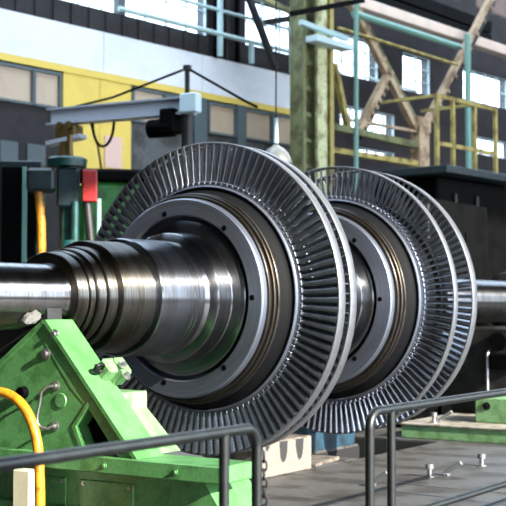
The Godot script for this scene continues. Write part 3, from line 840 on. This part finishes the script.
	for q in [[20.05, 8.3, 21.0, 6.85, "dark slanted strut in the corner left of the olive column"], [20.28, 7.72, 21.9, 8.16, "dark level strut in the corner left of the olive column"]]:
		var o := obj("dark_strut", MB.new().bar(hp(q[0], q[1], 17.2 if q[0] < 20.2 else 16.9), hp(q[2], q[3], 17.2 if q[0] < 20.2 else 16.9), 0.12, 0.13), M.grey_machine)
		o.rotation.y = HALL_TURN
		tag(o, q[4], "strut")
	var pc := thing("pipe_cluster", by_hall(20.3, 7.0, 17.9), HALL_TURN, "dark cabinet and pipes on the wall under the gallery rail", "pipes")
	for k in 3:
		obj("pipe", MB.new().tube([Vector3(-0.5 + k * 0.35, 0, 0), Vector3(-0.5 + k * 0.35, 2.2, 0)], 0.06, 8), M.grey_machine if k == 1 else M.dark_machine, pc)

	# olive built-up crane column
	var co := thing("crane_column", by_hall(20.75, 0, 16.0), HALL_TURN, "tall olive green riveted crane column behind the wheels", "column")
	obj("web", MB.new().box(Vector3(-0.2, 6.0, -0.1), Vector3(0.78, 12.0, 0.06)), M.olive, co)
	obj("flange", MB.new().box(Vector3(0.13, 6.0, 0.15), Vector3(0.34, 12.0, 0.08), 0.01), M.olive_light, co)
	obj("flange", MB.new().box(Vector3(-0.56, 6.0, 0.1), Vector3(0.10, 12.0, 0.30), 0.01), M.olive, co)
	obj("flange", MB.new().box(Vector3(0.53, 6.0, 0.05), Vector3(0.14, 12.0, 0.20), 0.01), M.yellow_steel, co)
	obj("inner_web", MB.new().box(Vector3(0.38, 6.0, -0.12), Vector3(0.2, 12.0, 0.05)), M.dark_band, co)
	for k in 16:
		obj("batten", MB.new().box(Vector3(-0.25, 4.0 + k * 0.55, 0.02), Vector3(0.5, 0.10, 0.03)), M.olive, co)
	for k in 14:
		for sx in [-0.10, 0.10]:
			obj("rivet", MB.new().cyl(Vector3(0.13 + sx, 4.1 + k * 0.4, 0.19), 0.025, 0.015, 0.02, 8, Vector3.BACK), M.olive_light, co)
	var br := thing("level_bracket", by_hall(20.75, 7.35, 15.6), HALL_TURN, "pale level rail bracket across the olive column", "bracket")
	obj("plate", MB.new().box(Vector3(0.1, -0.18, 0), Vector3(1.3, 0.13, 0.3), 0.01), M.mullion, br)
	obj("arm", MB.new().bar(Vector3(-0.9, 0.10, 0), Vector3(0.75, 0.02, 0), 0.1, 0.1), M.pale_rail, br)
	var sb := obj("dark_strut", MB.new().bar(hp(19.0, 7.40, 15.15), hp(21.45, 8.14, 15.15), 0.10, 0.11), M.dark_machine)
	sb.rotation.y = HALL_TURN
	tag(sb, "dark strut crossing in front of the olive column near the top", "strut")

	# bracing right of the column
	var bc := thing("wind_bracing", by_hall(25.1, 0, 16.0), HALL_TURN, "tan and dark green V shaped bracing of built-up steel bars", "bracing")
	var L := func(u: float, y: float, off := 0.0) -> Vector3: return Vector3(u - 25.1, y, off)
	for q in [[22.05, 8.6, 24.85, 5.9, 0.0], [28.6, 9.7, 25.35, 5.95, 0.0], [23.75, 6.95, 22.5, 5.45, -0.2]]:
		var a: Vector3 = L.call(q[0], q[1])
		var b: Vector3 = L.call(q[2], q[3])
		var nn := (b - a).normalized().cross(Vector3.BACK)
		obj("light_chord", MB.new().bar(a + nn * 0.10, b + nn * 0.10, 0.14, 0.15, Vector3.BACK), M.tan, bc)
		obj("dark_chord", MB.new().bar(a - nn * 0.09 + Vector3(0, 0, -0.05), b - nn * 0.09 + Vector3(0, 0, -0.05), 0.10, 0.15, Vector3.BACK), M.olive if q[4] == 0.0 and q[0] < 24 else M.grey_machine, bc)
		for k in 9:
			var c := a.lerp(b, (k + 0.5) / 9.0)
			obj("batten", MB.new().bar(c - nn * 0.14, c + nn * 0.14, 0.03, 0.08, Vector3.BACK), M.tan, bc)
	obj("lower_strut", MB.new().bar(L.call(21.55, 6.9), L.call(22.05, 5.5), 0.12, 0.12), M.yellow_steel, bc)
	obj("post", MB.new().box(L.call(25.0, 2.95), Vector3(0.42, 5.9, 0.25)), M.tan, bc)
	obj("gusset", MB.new().box(L.call(25.08, 5.95, 0.05), Vector3(0.55, 0.35, 0.06)), M.tan, bc)
	obj("beam", MB.new().bar(L.call(21.4, 5.5), L.call(24.9, 5.42), 0.15, 0.15), M.olive, bc)
	obj("beam", MB.new().bar(L.call(21.4, 4.98), L.call(24.9, 4.98), 0.15, 0.12), M.yellow_steel, bc)
	obj("beam", MB.new().bar(L.call(21.9, 5.72), L.call(24.9, 5.76), 0.08, 0.06), M.tan, bc)
	var pb := obj("crane_beam", MB.new().bar(hp(21.6, 8.60, 16.45), hp(32.4, 8.55, 16.45), 0.3, 0.26, Vector3.ZERO, 0.02), M.pink)
	pb.rotation.y = HALL_TURN
	tag(pb, "pale pinkish steel beam running along the top right", "beam")
	for q in [["service_pipe", 22.0, 8.06, 26.55, 8.04, 15.8, 0.075, "teal_pipe", "pale teal level pipe under the pinkish beam"], ["service_pipe", 21.45, 7.64, 26.4, 7.58, 15.8, 0.035, "yellow_steel", "thin yellow level pipe under the teal pipe"], ["service_pipe", 21.7, 9.2, 21.66, 3.8, 15.5, 0.05, "teal_pipe", "teal upright pipe right of the olive column"], ["service_pipe", 26.4, 8.3, 26.42, 3.5, 15.5, 0.075, "teal_pipe", "teal upright pipe near the right edge"], ["service_pipe", 24.2, 7.1, 26.4, 7.05, 17.0, 0.03, "mullion", "thin pale pipe across the narrow upper window"]]:
		var o := obj(q[0], MB.new().tube([hp(q[1], q[2], q[5]), hp(q[3], q[4], q[5])], q[6], 10), M[q[7]])
		o.rotation.y = HALL_TURN
		tag(o, q[8], "pipe")
	for q in [[21.0, 9.4, 30.0, 9.3, "dark roof girder at the top edge above the pinkish beam"], [23.0, 9.0, 30.0, 8.95, "dark girder just above the pinkish beam"]]:
		var o := obj("roof_girder", MB.new().bar(hp(q[0], q[1], 17.0), hp(q[2], q[3], 17.0), 0.3, 0.3), M.dark_machine)
		o.rotation.y = HALL_TURN
		tag(o, q[4], "girder")

	# machine with walkway and yellow cage at right
	var mc := thing("press_machine", by_hall(20.6, 0, 12.9), HALL_TURN, "black machine column with a walkway behind the rear wheel", "machine")
	obj("machine_body", MB.new().box(Vector3(0.3, 2.0, 0), Vector3(2.6, 4.0, 1.5), 0.04), M.dark_machine, mc)
	obj("walkway", MB.new().box(Vector3(0.5, 4.08, 0.2), Vector3(3.7, 0.14, 1.9), 0.01), M.teal_dark, mc)
	for u in [-0.45, 0.35]:
		obj("side_rib", MB.new().box(Vector3(u, 2.8, 0.78), Vector3(0.08, 1.8, 0.06), 0.01), M.grey_machine, mc)
	var cg := thing("walkway_cage", by_hall(19.98, 4.15, 12.0), HALL_TURN, "yellow tubular guard cage on the walkway at right", "railing")
	for u in [-0.66, -0.10, 0.70, 1.5]:
		obj("post", MB.new().box(Vector3(u, 0.66, 0), Vector3(0.085, 1.32, 0.06)), M.yellow_steel, cg)
	for y in [0.42, 1.30]:
		obj("rail", MB.new().box(Vector3(0.42, y, 0.0), Vector3(2.2, 0.075, 0.05)), M.yellow_steel, cg)
	for u in [-0.66, 0.70]:
		obj("rail", MB.new().box(Vector3(u, 1.30, -0.6), Vector3(0.06, 0.06, 1.2)), M.yellow_steel, cg)

func build_left_machines() -> void:
	# pillar drill
	var dr := thing("pillar_drill", Vector3(-2.66, 0, -17.0), 0.1, "dark teal pillar drill with round cap behind the shaft end", "drill")
	obj("pillar", MB.new().cyl(Vector3(0.12, 0, 0), 0.14, 0.14, 3.5, 20), M.teal, dr)
	obj("round_cap", MB.new().cyl(Vector3(0.08, 3.50, 0), 0.27, 0.28, 0.10, 28).cyl(Vector3(0.08, 3.60, 0), 0.28, 0.24, 0.03, 28), M.teal, dr)
	obj("gearbox", MB.new().box(Vector3(-0.27, 3.30, 0.05), Vector3(0.38, 0.32, 0.4), 0.04), M.teal_dark, dr)
	obj("head", MB.new().box(Vector3(0.10, 3.2, 0.05), Vector3(0.30, 0.55, 0.34), 0.03), M.teal_dark, dr)
	obj("spindle_guide", MB.new().cyl(Vector3(0.20, 1.6, 0.2), 0.055, 0.055, 1.4, 14), M.teal, dr)
	obj("spindle_guide", MB.new().cyl(Vector3(0.52, 1.6, 0.1), 0.035, 0.035, 1.45, 12), M.teal_pipe, dr)
	obj("collar", MB.new().cyl(Vector3(0.14, 2.25, 0.1), 0.16, 0.16, 0.22, 20), M.teal, dr)
	obj("counterweight", MB.new().box(Vector3(0.40, 3.22, 0.15), Vector3(0.20, 0.44, 0.2), 0.015), M.red, dr)
	obj("rod", MB.new().tube([Vector3(0.36, 3.0, 0.15), Vector3(0.44, 2.2, 0.15)], 0.06, 10), M.grey_machine, dr)
	obj("coolant_pipe", MB.new().tube([Vector3(-0.30, 3.15, 0.1), Vector3(-0.26, 2.7, 0.1), Vector3(-0.25, 2.2, 0.1)], 0.06, 10), M.hose, dr)
	obj("motor", MB.new().cyl(Vector3(0.05, 3.63, 0), 0.10, 0.07, 0.22, 16).cyl(Vector3(0.12, 3.63, 0.1), 0.05, 0.04, 0.30, 12), M.brass, dr)
	obj("foot", MB.new().box(Vector3(0.1, 0.1, 0), Vector3(1.0, 0.2, 0.9), 0.02), M.teal, dr)

	var sc := thing("switch_cabinet", Vector3(-3.42, 0, -18.2), 0.1, "dark green switch cabinet at the left edge behind the drill", "cabinet")
	obj("cabinet_body", MB.new().box(Vector3(0, 1.85, 0), Vector3(0.62, 3.7, 0.6), 0.02), M.teal_dark, sc)
	obj("door", MB.new().box(Vector3(-0.02, 2.4, 0.31), Vector3(0.5, 2.4, 0.03), 0.008), M.dark_machine, sc)
	obj("pale_strip", MB.new().box(Vector3(0.06, 2.9, 0.335), Vector3(0.07, 1.4, 0.02), 0.004), M.teal_pipe, sc)
	var gm := thing("milling_machine", Vector3(-2.35, 0, -19.4), 0.2, "bright green machine tool behind the drill", "machine")
	obj("machine_column", MB.new().box(Vector3(0.1, 1.75, 0), Vector3(1.0, 3.5, 0.8), 0.06), M.machine_green, gm)
	obj("overarm", MB.new().box(Vector3(0.2, 3.6, 0.2), Vector3(1.4, 0.2, 0.5), 0.04), M.dark_machine, gm)
	obj("table", MB.new().box(Vector3(0.1, 1.9, 0.6), Vector3(1.4, 0.12, 0.5), 0.01), M.dark_machine, gm)
	obj("knee", MB.new().box(Vector3(0.1, 1.4, 0.55), Vector3(0.6, 0.8, 0.4), 0.03), M.machine_green, gm)

	# jib crane: beam level at 4.9 m
	var a := Vector3(-3.53, 4.9, -21.6)
	var b := Vector3(-1.04, 4.9, -20.3)
	var turn := atan2(-(b - a).z, (b - a).x)
	var jc := thing("jib_crane", Vector3(b.x, 0, b.z), turn, "grey jib crane with tie rods and hanging hoist behind the front wheel", "crane")
	var len := a.distance_to(b)
	obj("jib_beam", MB.new().box(Vector3(-len * 0.5, 4.9, 0), Vector3(len, 0.24, 0.14), 0.01), M.jib, jc)
	obj("beam_flange", MB.new().box(Vector3(-len * 0.5, 5.03, 0), Vector3(len + 0.1, 0.03, 0.28)), M.jib, jc)
	obj("beam_flange", MB.new().box(Vector3(-len * 0.5, 4.77, 0), Vector3(len + 0.1, 0.03, 0.28)), M.jib, jc)
	obj("mast", MB.new().cyl(Vector3(-0.06, 0, 0), 0.11, 0.10, 5.1, 16), M.grey_machine, jc)
	obj("king_post", MB.new().box(Vector3(-0.06, 5.3, 0), Vector3(0.06, 0.5, 0.06)), M.grey_machine, jc)
	obj("tie_rod", MB.new().tube([Vector3(-0.06, 5.53, 0), Vector3(-len * 0.55, 5.16, 0), Vector3(-len * 0.85, 5.05, 0)], 0.022, 8), M.dark_machine, jc)
	obj("tie_rod", MB.new().tube([Vector3(-0.06, 5.53, 0), Vector3(1.0, 4.9, -0.1), Vector3(1.2, 4.8, -0.1)], 0.022, 8), M.dark_machine, jc)
	obj("apex", MB.new().box(Vector3(-0.06, 5.53, 0), Vector3(0.12, 0.1, 0.1), 0.01), M.grey_machine, jc)
	obj("control_box", MB.new().box(Vector3(0.12, 4.9, 0.2), Vector3(0.32, 0.32, 0.2), 0.02), M.mullion, jc)
	obj("hoist_motor", MB.new().cyl(Vector3(-0.75, 4.55, 0.05), 0.16, 0.16, 0.45, 18, Vector3.RIGHT).box(Vector3(-0.35, 4.65, 0.05), Vector3(0.3, 0.42, 0.3), 0.03), M.dark_machine, jc)
	obj("trolley", MB.new().box(Vector3(-len + 0.35, 4.62, 0), Vector3(0.42, 0.22, 0.28), 0.02).cyl(Vector3(-len + 0.25, 4.72, 0.12), 0.07, 0.07, 0.05, 14, Vector3.BACK).cyl(Vector3(-len + 0.45, 4.72, 0.12), 0.07, 0.07, 0.05, 14, Vector3.BACK), M.brass, jc)
	obj("trolley_plate", MB.new().box(Vector3(-len + 0.32, 4.47, 0.05), Vector3(0.75, 0.08, 0.2), 0.01, Basis(Vector3.BACK, 0.12)), M.jib, jc)
	var lp: Array = []
	for k in 13:
		var t := PI * k / 12.0
		lp.append(Vector3(-len * 0.58 - 0.22 * cos(t), 4.72 - 0.42 * sin(t), 0.16))
	obj("cable_loop", MB.new().tube(lp, 0.025, 8), M.dark_machine, jc)
	obj("pull_cord", MB.new().tube([Vector3(-len * 0.68, 4.75, 0.15), Vector3(-len * 0.62, 4.3, 0.15), Vector3(-len * 0.58, 3.7, 0.15)], 0.02, 6), M.brass, jc)

	# pendant lamp
	var lm := thing("pendant_lamp", Vector3(0.32, 3.55, -17.0), 0.0, "pale dome shaped pendant lamp above the front wheel", "lamp")
	var sh: Array = []
	for q in [[0.26, 0.03], [0.235, 0.06], [0.20, 0.115], [0.14, 0.17], [0.07, 0.205], [0.03, 0.218], [0.0, 0.222], [0.0, 0.207], [0.06, 0.19], [0.14, 0.15], [0.21, 0.08]]:
		sh.append(Vector2(q[0], q[1]))
	var shade := obj("lamp_shade", MB.new().lathe(sh, 32), M.lamp, lm)
	shade.rotation.z = PI / 2
	obj("stem", MB.new().cyl(Vector3(0, 0.28, 0), 0.035, 0.03, 0.35, 12), M.pale_rail, lm)
	obj("cord", MB.new().cyl(Vector3(0, 0.6, 0), 0.012, 0.012, TOP - 4.15, 6), M.chain, lm)
	obj("bulb", MB.new().cyl(Vector3(0, 0.04, 0), 0.05, 0.04, 0.14, 14), M.rag, lm)

# ------------------------------------------------------------------ scene
func _ready() -> void:
	rng.seed = 7
	var cam := Camera3D.new()
	cam.name = "camera"
	add_child(cam)
	cam.position = Vector3(0, 1.55, 0)
	cam.rotation.x = deg_to_rad(2.5393)
	cam.fov = 23.236
	cam.near = 0.1
	cam.far = 200.0
	cam.current = true
	var lens := CameraAttributesPhysical.new()
	lens.frustum_focal_length = 58.37
	lens.frustum_focus_distance = 8.2
	lens.frustum_near = 0.1
	lens.frustum_far = 200.0
	lens.exposure_aperture = 2.4
	cam.attributes = lens

	var sky_mat := ProceduralSkyMaterial.new()
	sky_mat.sky_top_color = Color(0.78, 0.87, 0.97)
	sky_mat.sky_horizon_color = Color(0.92, 0.96, 1.0)
	sky_mat.ground_horizon_color = Color(0.80, 0.82, 0.83)
	sky_mat.ground_bottom_color = Color(0.45, 0.46, 0.46)
	sky_mat.sun_angle_max = 1.0
	sky_mat.energy_multiplier = 7.5
	var env := Environment.new()
	env.background_mode = Environment.BG_SKY
	env.sky = Sky.new()
	env.sky.sky_material = sky_mat
	env.ambient_light_source = Environment.AMBIENT_SOURCE_SKY
	env.tonemap_mode = Environment.TONE_MAPPER_LINEAR
	env.tonemap_exposure = 1.0
	env.sdfgi_enabled = true
	env.ssao_enabled = true
	env.ssil_enabled = true
	var we := WorldEnvironment.new()
	we.name = "environment"
	we.environment = env
	add_child(we)

	# low sun through the tall windows of the near wall: square to the rotor, 26 degrees up
	var sun := DirectionalLight3D.new()
	sun.name = "sun"
	add_child(sun)
	var to_sun := Basis(Vector3.UP, ROTOR_TURN) * Vector3(-0.14, 0.0, 1.0).normalized() * cos(deg_to_rad(26.0)) + Vector3.UP * sin(deg_to_rad(26.0))
	sun.look_at_from_position(Vector3.ZERO, -to_sun, Vector3.UP)
	sun.light_color = Color(1.0, 0.97, 0.92)
	sun.light_energy = 7.0
	sun.light_angular_distance = 0.8
	sun.shadow_enabled = true

	make_materials()
	build_floor()
	build_hall()
	build_rotor()
	build_pedestal()
	build_rails()
	build_under_rotor()
	build_left_machines()
